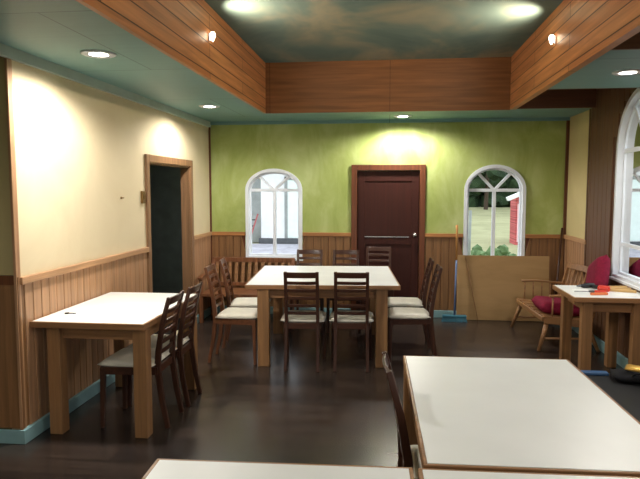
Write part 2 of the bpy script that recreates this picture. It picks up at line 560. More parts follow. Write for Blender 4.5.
# skirting
bm = BM()
box(bm, XL + 0.001, XL + 0.034, YN - 0.034, DL0 - 0.08, 0, 0.095); box(bm, XL + 0.001, XL + 0.034, DL1 + 0.08, YB, 0, 0.095)
box(bm, XA, XL + 0.034, YN - 0.048, YN - 0.033, 0, 0.095)
struct(obj('baseboard_left', bm, 'baseb', bevel=0.004))
bm = BM(); box(bm, XL + 0.034, DX0 - 0.08, YB - 0.034, YB - 0.001, 0, 0.095); box(bm, DX1 + 0.08, XR - 0.034, YB - 0.034, YB - 0.001, 0, 0.095)
struct(obj('baseboard_back', bm, 'baseb', bevel=0.004))
bm = BM(); box(bm, XR - 0.034, XR - 0.001, YF, YB, 0, 0.11)
struct(obj('baseboard_right', bm, 'baseb', bevel=0.004))

# ------------------------------------------------------------------ windows
def window(name, c, a, z0, z1, b, to3, bars_z, label=None):
    root = bpy.data.objects.new(name, None); COL.objects.link(root); struct(root)
    bm = BM()
    ring(bm, arch(c, a, z0, z1, b), arch(c, a - 0.042, z0 + 0.042, z1, b - 0.042), to3, -0.02, 0.10)
    obj('frame', bm, 'white', root)
    bm = BM()
    ring(bm, arch(c, a - 0.04, z0 + 0.04, z1, b - 0.04), arch(c, a - 0.065, z0 + 0.065, z1, b - 0.065), to3, 0.035, 0.085)
    obj('sash', bm, 'white', root)
    bm = BM()
    cnt = [0]
    def bx(u0, v0, u1, v1, w):
        cnt[0] += 1
        p, q = Vector(to3(u0, v0, 0.06)), Vector(to3(u1, v1, 0.06))
        nrm = Vector(to3(0, 0, 1)) - Vector(to3(0, 0, 0))
        bar(bm, p, q, w, 0.05 - 0.003 * cnt[0], nrm)
    bx(c - a + 0.06, z1, c + a - 0.06, z1, 0.04)
    bx(c, z0 + 0.05, c, z1, 0.042)
    for s in (-1, 1):
        t = math.radians(90 + s * 38)
        bx(c, z1, c + (a - 0.055) * math.cos(t), z1 + (b - 0.05) * math.sin(t), 0.034)
    for z in bars_z:
        bx(c - a + 0.06, z, c + a - 0.06, z, 0.035)
    obj('glazing_bar', bm, 'white', root)
    bm = BM()
    vs = [bm.verts.new(Vector(to3(u, v, 0.055))) for u, v in arch(c, a - 0.07, z0 + 0.07, z1, b - 0.07)]
    bm.faces.new(vs)
    obj('pane', bm, 'glass', root)
    bm = BM()
    p, q = Vector(to3(c - a - 0.01, z0 - 0.002, -0.012)), Vector(to3(c + a + 0.01, z0 - 0.002, -0.012))
    bar(bm, p, q, 0.05, 0.025)
    obj('window_sill', bm, 'white', root, bevel=0.004)
    return root
back3 = lambda u, v, d: (u, YB + d, v)
right3 = lambda u, v, d: (XR + d, u, v)
window('window_1', W1, WA, WS0, WS1, WB, back3, [])
window('window_2', W2, WA, WS0, WS1, WB2, back3, [])
for i, c in enumerate(RW):
    window('window_%d' % (i + 3), c, RWA, RS0, RS1, RB, right3, [1.14])

wf = bpy.data.objects.new('window_7', None); COL.objects.link(wf); struct(wf)  # added unseen window behind the camera, lets in soft fill daylight
bm = BM()
for x in (-1.3, -0.3, 0.7, 1.7):
    box(bm, x - 0.03, x + 0.03, YF - 0.1, YF + 0.02, 0.8, 2.35)
box(bm, -1.27, 1.67, YF - 0.1, YF + 0.02, 0.8, 0.86); box(bm, -1.27, 1.67, YF - 0.1, YF + 0.02, 2.29, 2.35)
obj('frame', bm, 'white', wf)
bm = BM(); bm.faces.new([bm.verts.new(p) for p in ((-1.3, YF - 0.05, 0.8), (1.7, YF - 0.05, 0.8), (1.7, YF - 0.05, 2.35), (-1.3, YF - 0.05, 2.35))])
obj('pane', bm, 'glass', wf)

# ------------------------------------------------------------------ doors
d1 = bpy.data.objects.new('door_1', None); COL.objects.link(d1); struct(d1)
bm = BM()
box(bm, DX0 - 0.075, DX0, YB - 0.03, YB + 0.10, 0, DH + 0.075); box(bm, DX1, DX1 + 0.075, YB - 0.03, YB + 0.10, 0, DH + 0.075)
box(bm, DX0, DX1, YB - 0.03, YB + 0.10, DH, DH + 0.075)
obj('frame', bm, 'doorfr', d1, bevel=0.005)
leaf = BM()
box(leaf, DX0 + 0.003, DX1 - 0.003, YB + 0.035, YB + 0.075, 0.008, DH - 0.003)
lf = obj('leaf', leaf, 'door', d1)
bm = BM()
for x0, x1 in ((DX0 + 0.004, DX0 + 0.10), (DX1 - 0.10, DX1 - 0.004)):
    box(bm, x0, x1, YB + 0.022, YB + 0.035, 0.01, DH - 0.004)
for z0, z1 in ((0.01, 0.2), (0.95, 1.055), (1.78, DH - 0.004)):
    box(bm, DX0 + 0.10, DX1 - 0.10, YB + 0.022, YB + 0.035, z0, z1)
obj('door_rail', bm, 'door', d1, bevel=0.004)
bm = BM(); box(bm, DX0 + 0.10, DX1 - 0.13, YB + 0.012, YB + 0.022, 1.048, 1.058)
obj('push_strip', bm, 'steel', d1)
bm = BM(); lathe(bm, [(0.028, 0), (0.028, 0.006), (0.011, 0.01), (0.011, 0.03), (0.024, 0.04), (0.028, 0.052), (0.02, 0.064), (0.004, 0.067)])
bmesh.ops.rotate(bm, verts=bm.verts, cent=(0, 0, 0), matrix=Matrix.Rotation(PI / 2, 3, 'X'))
bmesh.ops.translate(bm, verts=bm.verts, vec=(DX1 - 0.055, YB + 0.022, 1.08))
obj('knob', bm, 'steel', d1, smooth=True)

d2 = bpy.data.objects.new('door_2', None); COL.objects.link(d2); struct(d2)
bm = BM()
for y0, y1 in ((DL0 - 0.075, DL0), (DL1, DL1 + 0.075)):
    box(bm, XL - 0.0, XL + 0.025, y0, y1, 0, DLH + 0.075)
box(bm, XL, XL + 0.025, DL0, DL1, DLH, DLH + 0.075)
obj('frame', bm, 'doorfr_l', d2, bevel=0.004)
bm = BM()
box(bm, XL - 0.10, XL + 0.001, DL0, DL0 + 0.02, 0, DLH); box(bm, XL - 0.10, XL + 0.001, DL1 - 0.02, DL1, 0, DLH)
box(bm, XL - 0.10, XL + 0.001, DL0 + 0.02, DL1 - 0.02, DLH - 0.02, DLH)
obj('jamb', bm, 'doorfr_l', d2)
# passage behind the opening
bm = BM()
px0, px1, py0, py1, pz1 = -4.55, XL - 0.09, 4.6, 9.2, 2.5
box(bm, px0 - 0.1, px0, py0, py1, 0, pz1); box(bm, px0, px1 - 0.001, py1, py1 + 0.1, 0, pz1); box(bm, px0, px1 - 0.001, py0 - 0.1, py0, 0, pz1)
box(bm, px0, px1 - 0.001, py0, py1, pz1, pz1 + 0.05); 
struct(obj('wall_passage', bm, 'dark'))
bm = BM(); box(bm, px0, px1 - 0.001, YB + 0.15, py1, -0.1, -0.001)
struct(obj('floor_passage', bm, 'floor'))

# ------------------------------------------------------------------ lamps of the room, with added unseen ones
def spot(name, loc, energy, size, blend, color, rot=(0, 0, 0), radius=0.05):
    l = bpy.data.lights.new(name, 'SPOT')
    l.energy = energy; l.spot_size = size; l.spot_blend = blend; l.color = color; l.shadow_soft_size = radius
    o = bpy.data.objects.new(name, l); COL.objects.link(o)
    o.location = loc; o.rotation_euler = rot
    return o
WARM = (1.0, 0.95, 0.87)
DLS = [(-1.91, 3.85, 'recessed round ceiling light nearest the front of the left soffit'),
       (-1.93, 6.38, 'recessed round ceiling light beyond, near the dark doorway'),
       (0.16, 7.50, 'recessed round ceiling light above the dark red door'),
       (1.80, 4.90, 'recessed round ceiling light in the right soffit by the big window'),
       (-1.91, 1.35, 'added unseen recessed ceiling light in the left soffit'),  # from here on: out of view, added to brighten the near tables
       (-1.91, -1.15, 'added unseen recessed ceiling light in the left soffit, furthest to the front'),
       (1.80, 1.65, 'added unseen recessed ceiling light in the second right soffit')]
base = None
for i, (x, y, lab) in enumerate(DLS):
    if base is None:
        base = thing('ceiling_downlight', lab, 'ceiling light', (x, y, H), 0, 'recessed ceiling lights')
        bm = BM(); lathe(bm, [(0.082, -0.001), (0.112, -0.001), (0.112, -0.006), (0.098, -0.012), (0.084, -0.008)])
        obj('trim_ring', bm, 'white', base, smooth=True)
        bm = BM(); lathe(bm, [(0.084, -0.001), (0.084, -0.007), (0.04, -0.009)])
        obj('lens', bm, 'bulb', base)
    else:
        dup(base, (x, y, H), 0, lab)
    e = [170, 100, 130, 75, 36, 70, 85][i]
    spot('downlight_beam', (x, y, H - 0.02), e, math.radians(165), 0.45, WARM, radius=0.09)

upl = None
UPS = [(BL, 4.70, 1, 'small white uplight glowing on the left orange wooden beam'), (BR, 5.10, -1, 'small white uplight glowing on the right orange wooden beam'),
       (BL, 2.2, 1, 'added unseen uplight on the left wooden beam, above the near tables'), (BR, 2.4, -1, 'added unseen uplight on the right wooden beam, above the near tables'),  # these and the next pair: out of view, added to brighten the beams
       (BL, -0.6, 1, 'added unseen uplight on the left wooden beam, furthest to the front'), (BR, -0.6, -1, 'added unseen uplight on the right wooden beam, furthest to the front')]
for x, y, sgn, lab in UPS:
    if upl is None:
        upl = thing('wall_uplight', lab, 'wall lamp', (x, y, 2.87), 0, 'uplights on the ceiling beams')
        bm = BM(); box(bm, 0, 0.012, -0.016, 0.016, -0.03, 0.03); obj('mounting_plate', bm, 'white', upl, bevel=0.003)
        bm = BM(); lathe(bm, [(0.004, -0.036), (0.014, -0.016), (0.022, 0.015), (0.015, 0.036), (0.006, 0.036)], 16, (0.034, 0, 0)); obj('lamp_shade', bm, 'upbulb', upl, smooth=True)
    else:
        dup(upl, (x, y, 2.87), 0 if sgn > 0 else PI, lab)
    spot('uplight_beam', (x + sgn * 0.075, y, 2.90), 46, math.radians(140), 0.9, (1.0, 0.82, 0.60), Vector((sgn * 0.9, 0.34, 0.24)).to_track_quat('-Z', 'Y').to_euler(), 0.02)

# ------------------------------------------------------------------ tables
def make_table(name, label, loc, rz, L, W, h, inx, iny, leg, split=1, group=None, edge=0.042, shift=0.0):
    """L along x, W along y, origin at floor centre"""
    t = thing(name, label, 'table', loc, rz, group)
    n = split
    for k in range(n):
        y0, y1 = -W / 2 + k * W / n, -W / 2 + (k + 1) * W / n
        bm = BM(); box(bm, -L / 2 + 0.014, L / 2 - 0.014, y0 + (0.014 if k == 0 else 0.0015), y1 - (0.014 if k == n - 1 else 0.0015), h - edge + 0.004, h)
        obj('tabletop', bm, 'white_top', t)
    bm = BM()
    box(bm, -L / 2, L / 2, -W / 2, -W / 2 + 0.014, h - edge, h - 0.001); box(bm, -L / 2, L / 2, W / 2 - 0.014, W / 2, h - edge, h - 0.001)
    box(bm, -L / 2, -L / 2 + 0.014, -W / 2 + 0.014, W / 2 - 0.014, h - edge, h - 0.001); box(bm, L / 2 - 0.014, L / 2, -W / 2 + 0.014, W / 2 - 0.014, h - edge, h - 0.001)
    obj('edge_band', bm, 'oak_x', t, bevel=0.003)
    bm = BM()
    x0, y0 = L / 2 - inx, W / 2 - iny
    for s in (-1, 1):
        box(bm, shift - x0 + leg, shift + x0 - leg, s * (y0 - 0.06) - 0.012, s * (y0 - 0.06) + 0.012, h - edge - 0.09, h - edge)
        box(bm, shift + s * (x0 - 0.05) - 0.012, shift + s * (x0 - 0.05) + 0.012, -y0 + leg, y0 - leg, h - edge - 0.09, h - edge)
    obj('apron', bm, 'oak_x', t)
    for sx in (-1, 1):
        for sy in (-1, 1):
            bm = BM()
            cx, cy = shift + sx * (x0 - leg / 2), sy * (y0 - leg / 2)
            box(bm, cx - leg / 2, cx + leg / 2, cy - leg / 2, cy + leg / 2, 0, h - edge)
            obj('leg', bm, 'oak', t, bevel=0.005)
    return t
make_table('dining_table', 'white topped table standing against the left panelled wall', (-1.988, 4.305, 0), 0, 0.80, 1.18, 0.795, 0.05, 0.05, 0.092, shift=0.038)
make_table('dining_table', 'large square white table in the middle of the room ringed by chairs', (-0.665, 6.215, 0), math.radians(4.4), 1.455, 1.43, 0.785, 0.115, 0.015, 0.11, split=2)
make_table('dining_table', 'large near white table at lower right with a chair tucked into its left side', (0.546, 2.630, 0), math.radians(1.6), 0.882, 1.325, 0.765, 0.003, 0.003, 0.09, group='near white tables')
make_table('dining_table', 'near white table cut by the bottom right edge, touching the bigger one beyond', (0.562, 1.325, 0), math.radians(1.5), 0.885, 1.24, 0.765, 0.003, 0.003, 0.09, group='near white tables')
make_table('dining_table', 'near white table cut by the bottom edge of the photo, left of the chair', (-0.322, 1.30, 0), math.radians(2.2), 0.865, 1.24, 0.765, 0.003, 0.003, 0.09, group='near white tables')
make_table('work_table', 'white topped oak work table littered with tools under the right window', (1.895, 5.575, 0), 0, 0.66, 0.68, 0.765, 0.08, 0.015, 0.085)

# ------------------------------------------------------------------ dining chairs
def make_chair(label, w1, w2, loc, rz, group):
    t = thing('dining_chair', label, 'chair', loc, rz, group)
    bm = BM(); pillow(bm, 0.42, 0.42, 0.055, 10, Matrix.Translation((0, 0.005, 0.43)), 8)
    obj('seat', bm, 'pad', t, smooth=True)
    bm = BM()
    box(bm, -0.19, 0.19, 0.165, 0.19, 0.385, 0.44); box(bm, -0.17, 0.17, -0.215, -0.195, 0.385, 0.44)
    for s in (-1, 1):
        bar(bm, (s * 0.165, -0.20, 0.4125), (s * 0.185, 0.17, 0.4125), 0.022, 0.055)
    obj('seat_frame', bm, w2, t, bevel=0.003)
    for s in (-1, 1):
        bm = BM(); strip(bm, [(s * 0.185, 0.185, 0.0), (s * 0.183, 0.18, 0.2), (s * 0.18, 0.175, 0.435)], 0.034, [0.026, 0.032, 0.036])
        obj('leg', bm, w1, t, bevel=0.004)
        pts = [(s * 0.150, -0.275, 0.0), (s * 0.148, -0.235, 0.2), (s * 0.146, -0.208, 0.42), (s * 0.145, -0.215, 0.55), (s * 0.145, -0.25, 0.75), (s * 0.145, -0.30, 0.93)]
        bm = BM(); strip(bm, pts, 0.030, [0.03, 0.036, 0.042, 0.038, 0.032, 0.024])
        obj('back_post', bm, w1, t, bevel=0.004)
    def back_y(z):
        Z = [0.42, 0.55, 0.75, 0.93]; Y = [-0.208, -0.215, -0.25, -0.30]
        for i in range(3):
            if z <= Z[i + 1]:
                return Y[i] + (Y[i + 1] - Y[i]) * (z - Z[i]) / (Z[i + 1] - Z[i])
        return Y[-1]
    def slat(z, hh, name):
        bm = BM()
        P = []
        for k in range(7):
            u = -1 + k / 3
            P.append((0.135 * u, back_y(z) - 0.012 * (1 - u * u), z))
        up = Vector((0, back_y(z + 0.02) - back_y(z - 0.02), 0.04)).normalized()
        strip(bm, P, hh, 0.014, up)
        obj(name, bm, w2, t, bevel=0.003)
    slat(0.90, 0.055, 'top_rail')
    for z in (0.825, 0.752, 0.68, 0.608, 0.536):
        slat(z, 0.030, 'slat')
    return t

GC = 'chairs round the middle table'
R = math.radians
cd = make_chair('dark ladder-back chair with its back to us, left one at the middle table front', 'mahog', 'mahog_x', (-0.80, 5.635, 0), R(3), GC)
dup(cd, (-0.345, 5.68, 0), R(3), 'dark ladder-back chair with its back to us, right one at the middle table front')
dup(cd, (0.20, 5.905, 0), R(92), 'dark chair on the right side of the middle table, nearer of two')
dup(cd, (0.165, 6.48, 0), R(91), 'dark chair on the right side of the middle table, further of two')
dup(cd, (-0.955, 7.06, 0), R(183), 'dark chair on the far side of the middle table, below the left window')
dup(cd, (-0.515, 7.07, 0), R(181), 'dark chair on the far side of the middle table, between left window and door')
dup(cd, (-0.125, 7.53, 0), R(180), 'dark chair standing furthest back, close to the dark red door')
cm = make_chair('brown ladder-back chair on the left side of the middle table, nearer of two', 'mid', 'mid_x', (-1.45, 5.71, 0), R(-88), GC)
dup(cm, (-1.48, 6.28, 0), R(-82), 'brown ladder-back chair on the left side of the middle table, further of two')
GL = 'chairs at the left table'
dup(cd, (-1.81, 4.105, 0), R(91), 'dark ladder-back chair at the left wall table, nearer of two', GL)
dup(cd, (-1.805, 4.53, 0), R(91), 'dark ladder-back chair at the left wall table, further of two', GL)
dup(cd, (0.295, 2.61, 0), R(-86), 'dark chair seen edge-on, tucked into the left side of the near white table', 'chair at the near table')

# ------------------------------------------------------------------ slatted wooden bench (back left)
bn = thing('wooden_bench', 'brown wooden bench with slatted back under the left window', 'bench', (-1.79, 7.5, 0))
L2 = 0.56
bm = BM(); box(bm, -L2, L2, -0.30, 0.22, 0.34, 0.375); obj('seat', bm, 'bench', bn, bevel=0.004)
bm = BM(); bar(bm, (-L2, 0.30, 0.74), (L2, 0.30, 0.74), 0.03, 0.06); obj('top_rail', bm, 'bench', bn, bevel=0.004)
bm = BM(); bar(bm, (-L2, 0.245, 0.42), (L2, 0.245, 0.42), 0.03, 0.05); obj('lower_rail', bm, 'bench', bn, bevel=0.004)
for k in range(12):
    x = -L2 + 0.07 + k * (2 * L2 - 0.14) / 11
    bm = BM(); strip(bm, [(x, 0.245, 0.42), (x, 0.30, 0.73)], 0.042, 0.014); obj('slat', bm, 'settee', bn, bevel=0.003)
for s in (-1, 1):
    for y in (-0.27, 0.23):
        bm = BM()
        top = 0.56 if y < 0 else 0.76
        strip(bm, [(s * (L2 - 0.022), y, 0), (s * (L2 - 0.022), y, 0.34), (s * (L2 - 0.022), y + (0.08 if y > 0 else 0), top)], 0.045, 0.045); obj('leg', bm, 'bench', bn, bevel=0.004)
    bm = BM(); strip(bm, [(s * (L2 - 0.022), -0.33, 0.565), (s * (L2 - 0.022), -0.2, 0.59), (s * (L2 - 0.022), 0.26, 0.585)], 0.055, 0.03); obj('armrest', bm, 'bench', bn, bevel=0.006)

# ------------------------------------------------------------------ settee with burgundy cushions (right)
st = thing('wooden_settee', 'low pale wooden settee with spindle arms by the right window', 'settee', (1.80, 6.90, 0), R(3))
# faces -x
SY, FX, BX, SZ = 0.52, -0.21, 0.25, 0.33
bm = BM(); bar(bm, (FX, -SY, SZ), (FX, SY, SZ), 0.05, 0.045); obj('front_rail', bm, 'settee', st, bevel=0.006)
bm = BM(); bar(bm, (BX, -SY, SZ - 0.05), (BX, SY, SZ - 0.05), 0.05, 0.045); obj('back_rail', bm, 'settee', st, bevel=0.006)
bm = BM()
for k in range(6):
    y = -SY + 0.06 + k * (2 * SY - 0.12) / 5
    bar(bm, (FX - 0.01, y, SZ + 0.028), (BX, y, SZ - 0.018), 0.15, 0.016)
obj('seat', bm, 'settee', st, bevel=0.003)
for s in (-1, 1):
    bm = BM(); bar(bm, (FX, s * SY, SZ - 0.01), (BX + 0.02, s * SY, SZ - 0.06), 0.03, 0.065); obj('side_rail', bm, 'settee', st, bevel=0.005)
    bm = BM(); tube(bm, [(FX - 0.06, s * (SY + 0.03), 0), (FX + 0.04, s * (SY - 0.03), SZ - 0.02)], [0.018, 0.027], 12); obj('leg', bm, 'settee', st, smooth=True)
    bm = BM(); tube(bm, [(BX + 0.09, s * (SY + 0.03), 0), (BX - 0.02, s * (SY - 0.03), SZ - 0.06)], [0.018, 0.027], 12); obj('leg', bm, 'settee', st, smooth=True)
    bm = BM(); tube(bm, [(FX - 0.02, s * (SY + 0.005), 0.13), (BX + 0.05, s * (SY + 0.005), 0.13)], 0.012, 10); obj('stretcher', bm, 'settee', st, smooth=True)
    bm = BM(); strip(bm, [(FX + 0.04, s * SY, 0.575), (FX + 0.2, s * SY, 0.58), (BX + 0.09, s * SY, 0.55)], 0.05, 0.022, (0, 1, 0)); obj('armrest', bm, 'settee', st, bevel=0.006)
    for x in (FX + 0.08, FX + 0.18, FX + 0.28, FX + 0.38):
        bm = BM(); tube(bm, [(x, s * SY, SZ - 0.03), (x, s * SY, 0.57)], 0.009, 8); obj('spindle', bm, 'settee', st, smooth=True)
    bm = BM(); strip(bm, [(BX, s * SY, SZ - 0.06), (BX + 0.12, s * SY, 0.76)], 0.04, 0.03, (0, 1, 0)); obj('back_post', bm, 'settee', st, bevel=0.005)
bm = BM(); strip(bm, [(BX + 0.125, -SY - 0.03, 0.77), (BX + 0.135, 0, 0.79), (BX + 0.125, SY + 0.03, 0.77)], 0.07, 0.025, (0.25, 0, 0.97)); obj('top_rail', bm, 'settee', st, bevel=0.006)
for k in range(8):
    y = -SY + 0.11 + k * (2 * SY - 0.22) / 7
    bm = BM(); tube(bm, [(BX + 0.01, y, SZ - 0.05), (BX + 0.125, y, 0.76)], 0.009, 8); obj('spindle', bm, 'settee', st, smooth=True)
bm = BM(); pillow(bm, 0.44, 0.52, 0.13, 12, Matrix.Translation((1.815, 6.69, SZ + 0.022)) @ Matrix.Rotation(R(5), 4, 'Y'), 8)
tag(obj('seat_cushion', bm, 'burg', smooth=True), 'burgundy cushion lying flat on the settee seat', 'cushion')
bm = BM(); pillow(bm, 0.38, 0.42, 0.14, 12, Matrix.Translation((2.075, 6.20, 0.80)) @ Matrix.Rotation(R(-24), 4, 'X') @ Matrix.Rotation(R(-78), 4, 'Y') @ Matrix.Translation((0, 0, -0.065)), 6)
tag(obj('back_cushion', bm, 'burg', smooth=True), 'burgundy cushion propped upright against the settee back under the window', 'cushion')

# ------------------------------------------------------------------ leaning things at the back wall
bm = BM()
mt = Matrix.Translation((1.48, 7.785, 0.002)) @ Matrix.Rotation(R(-4), 4, 'X')
box(bm, -0.60, 0.545, -0.015, 0.0, 0, 0.83, mt)
tag(obj('plywood_sheet', bm, 'ply', bevel=0.002), 'plain plywood sheet leaning on the wall below the right back window', 'board')
bm = BM(); tube(bm, [(1.14, 7.70, 0.006), (0.985, 7.815, 0.80)], 0.005, 8)
tag(obj('thin_stick', bm, 'oak', smooth=True), 'thin dark stick leaning on the face of the plywood sheet', 'stick')
br = thing('broom', 'teal broom with wooden handle standing against the back wall beside the plywood', 'broom', (0.84, 7.66, 0))
bm = BM(); tube(bm, [(0.0, 0.0, 0.07), (0.02, 0.06, 0.78)], 0.012, 10); obj('lower_handle', bm, 'bluepole', br, smooth=True)
bm = BM(); tube(bm, [(0.02, 0.06, 0.78), (0.028, 0.13, 1.14), (0.028, 0.15, 1.22)], [0.013, 0.015, 0.018], 10); obj('upper_handle', bm, 'yellowwood', br, smooth=True)
bm = BM(); box(bm, -0.15, 0.15, -0.035, 0.035, 0.055, 0.085); obj('head', bm, 'broomblue', br, bevel=0.01)
bm = BM()
for k in range(22):
    for j in (-0.022, 0, 0.022):
        x = -0.14 + k * 0.28 / 21
        bar(bm, (x, j, 0.058), (x * 1.1 + random.uniform(-.006, .006), j * 1.5 - 0.008, 0.001), 0.009, 0.012, (0, 1, 0))
obj('bristles', bm, 'broomblue', br)
bm = BM(); tube(bm, [(2.02, 7.55, 0.016), (2.175, 7.845, 1.19)], [0.016, 0.014], 10)
tag(obj('wooden_pole', bm, 'mahog', smooth=True), 'dark pole leaning in the right back corner behind the settee', 'pole')

# ------------------------------------------------------------------ things on the work table
TZ = 0.7655
hd = thing('hand_drill', 'small black hand tool lying at the back of the work table beside the red case', 'drill', (1.83, 5.74, TZ), R(200))
bm = BM(); tube(bm, [(-0.07, 0, 0.024), (0.0, 0, 0.026), (0.04, 0, 0.024), (0.07, 0, 0.024)], [0.02, 0.024, 0.02, 0.012], 12); obj('motor_body', bm, 'black', hd, smooth=True)
bm = BM(); strip(bm, [(-0.04, 0.015, 0.02), (-0.06, 0.07, 0.018), (-0.07, 0.10, 0.018)], 0.03, [0.032, 0.028, 0.04], (0, 0, 1)); obj('handle', bm, 'black', hd, bevel=0.006)
bm = BM(); tube(bm, [(0.07, 0, 0.024), (0.11, 0, 0.024)], [0.011, 0.006], 10); obj('chuck', bm, 'greyp', hd, smooth=True)
pl = thing('screwdriver', 'long thin grey screwdriver across the papers on the work table', 'screwdriver', (1.75, 5.50, TZ), R(8))
bm = BM(); tube(bm, [(-0.11, 0, 0.011), (0.02, 0, 0.011)], 0.004, 8); obj('shaft', bm, 'greyp', pl, smooth=True)
bm = BM(); tube(bm, [(0.02, 0, 0.011), (0.05, 0, 0.011), (0.11, 0, 0.011)], [0.008, 0.011, 0.010], 10); obj('handle', bm, 'greyp', pl, smooth=True)
rc = thing('red_tool_case', 'red plastic case lying among the sticks on the work table', 'case', (1.93, 5.60, TZ), R(-24))
bm = BM(); box(bm, -0.05, 0.05, -0.045, 0.045, 0, 0.045); obj('body', bm, 'red', rc, bevel=0.01)
bm = BM(); tube(bm, [(-0.03, -0.05, 0.03), (-0.03, -0.075, 0.03), (0.03, -0.075, 0.03), (0.03, -0.05, 0.03)], 0.006, 8); obj('handle', bm, 'red', rc, smooth=True)
bm = BM(); bar(bm, (1.74, 5.36, TZ + 0.011), (1.89, 5.39, TZ + 0.011), 0.022, 0.02)
tag(obj('folding_rule', bm, 'orange', bevel=0.003), 'orange folding rule at the front of the work table', 'ruler')
bm = BM(); bar(bm, (1.82, 5.50, TZ + 0.012), (1.90, 5.44, TZ + 0.014), 0.02, 0.02)
tag(obj('red_clamp', bm, 'red', bevel=0.004), 'small red clamp bar between ruler and red case on the work table', 'clamp')
for k, (x, y, a, l, lab) in enumerate(((2.06, 5.76, 6, 0.26, 'pale wooden stick on the work table, furthest back, beneath the window'), (2.08, 5.67, -6, 0.21, 'pale wooden stick on the work table, middle one of three'),
                                   (2.08, 5.56, -20, 0.21, 'pale wooden stick on the work table, slanting nearest the papers'))):
    bm = BM(); mt = Matrix.Translation((x, y, TZ)) @ Matrix.Rotation(R(a), 4, 'Z')
    box(bm, -l / 2, l / 2, -0.014, 0.014, 0.0, 0.022, mt)
    tag(obj('wooden_stick', bm, 'stick', bevel=0.002), lab, 'stick', 'sticks on the work table')
for k, (x, y, a, lab) in enumerate(((1.74, 5.62, 10, 'white sheet of paper on the work table, left of the red case'), (2.04, 5.40, -6, 'white sheet of paper at the right front of the work table'))):
    bm = BM(); mt = Matrix.Translation((x, y, TZ)) @ Matrix.Rotation(R(a), 4, 'Z')
    box(bm, -0.075, 0.075, -0.055, 0.055, 0, 0.0015, mt)
    tag(obj('paper_sheet', bm, 'paper'), lab, 'paper', 'papers on the work table')

# small key on the left table
ky = thing('small_key', 'tiny dark key lying on the left white table near the wall', 'key', (-2.27, 3.98, 0.7955), R(6))
bm = BM(); lathe(bm, [(0.014, 0), (0.016, 0.004), (0.014, 0.008)], 14); obj('bow', bm, 'black', ky)
bm = BM(); box(bm, 0.012, 0.065, -0.003, 0.003, 0.001, 0.006); box(bm, 0.05, 0.06, -0.012, -0.002, 0.001, 0.006); obj('blade', bm, 'greyp', ky)

# ------------------------------------------------------------------ black chest and what lies on it
ch = thing('black_chest', 'low black chest with flat lid on the floor right of the near table', 'chest', (1.83, 4.21, 0))
bm = BM(); box(bm, -0.36, 0.36, -0.50, 0.50, 0, 0.24); obj('body', bm, 'black', ch, bevel=0.01)
bm = BM(); box(bm, -0.375, 0.375, -0.515, 0.515, 0.242, 0.275); obj('lid', bm, 'black', ch, bevel=0.008)
bm = BM(); box(bm, 1.47, 1.66, 4.635, 4.70, 0.2755, 0.298)
tag(obj('blue_slat', bm, 'blue', bevel=0.006), 'flat blue strip lying on the far edge of the black chest', 'strip')
bg = thing('black_bag', 'crumpled black bag at the right end of the black chest', 'bag', (1.875, 4.53, 0.2755), R(-14))
bm = BM(); pillow(bm, 0.46, 0.24, 0.07, 12, None, 3)
for v in bm.verts:
    v.co.z = max(0, v.co.z + 0.012 * math.sin(31 * v.co.x) * math.cos(27 * v.co.y) * min(1, v.co.z / 0.03))
obj('body', bm, 'blackcloth', bg, smooth=True)
bm = BM(); tube(bm, [(-0.1, -0.09, 0.05), (-0.08, -0.13, 0.09), (0.05, -0.14, 0.09), (0.08, -0.09, 0.05)], 0.008, 8); obj('handle', bm, 'blackcloth', bg, smooth=True)
gp = BM(); pillow(gp, 0.15, 0.07, 0.03, 8, Matrix.Translation((1.80, 4.50, 0.366)) @ Matrix.Rotation(R(-35), 4, 'Z') @ Matrix.Rotation(R(22), 4, 'X'), 3)
tag(obj('gold_packet', gp, 'gold', smooth=True), 'small shiny gold packet on the black bag', 'packet')

# ------------------------------------------------------------------ wall fittings
sw = thing('light_switch', 'small brown switch plate beside the dark doorway frame', 'switch', (XL + 0.001, 5.65, 1.60))
bm = BM(); box(bm, 0, 0.022, -0.035, 0.035, -0.06, 0.06); obj('plate', bm, 'switch', sw, bevel=0.004)
bm = BM(); box(bm, 0.022, 0.032, -0.012, 0.012, -0.02, 0.02); obj('rocker', bm, 'switch', sw, bevel=0.003)
bm = BM(); lathe(bm, [(0.012, 0), (0.012, 0.004), (0.007, 0.012), (0.004, 0.03)], 12)
bmesh.ops.rotate(bm, verts=bm.verts, cent=(0, 0, 0), matrix=Matrix.Rotation(PI / 2, 3, 'Y')); bmesh.ops.translate(bm, verts=bm.verts, vec=(XL + 0.001, 5.18, 1.60))
tag(obj('wall_hook', bm, 'switch', smooth=True), 'tiny dark peg on the cream left wall left of the doorway', 'hook')

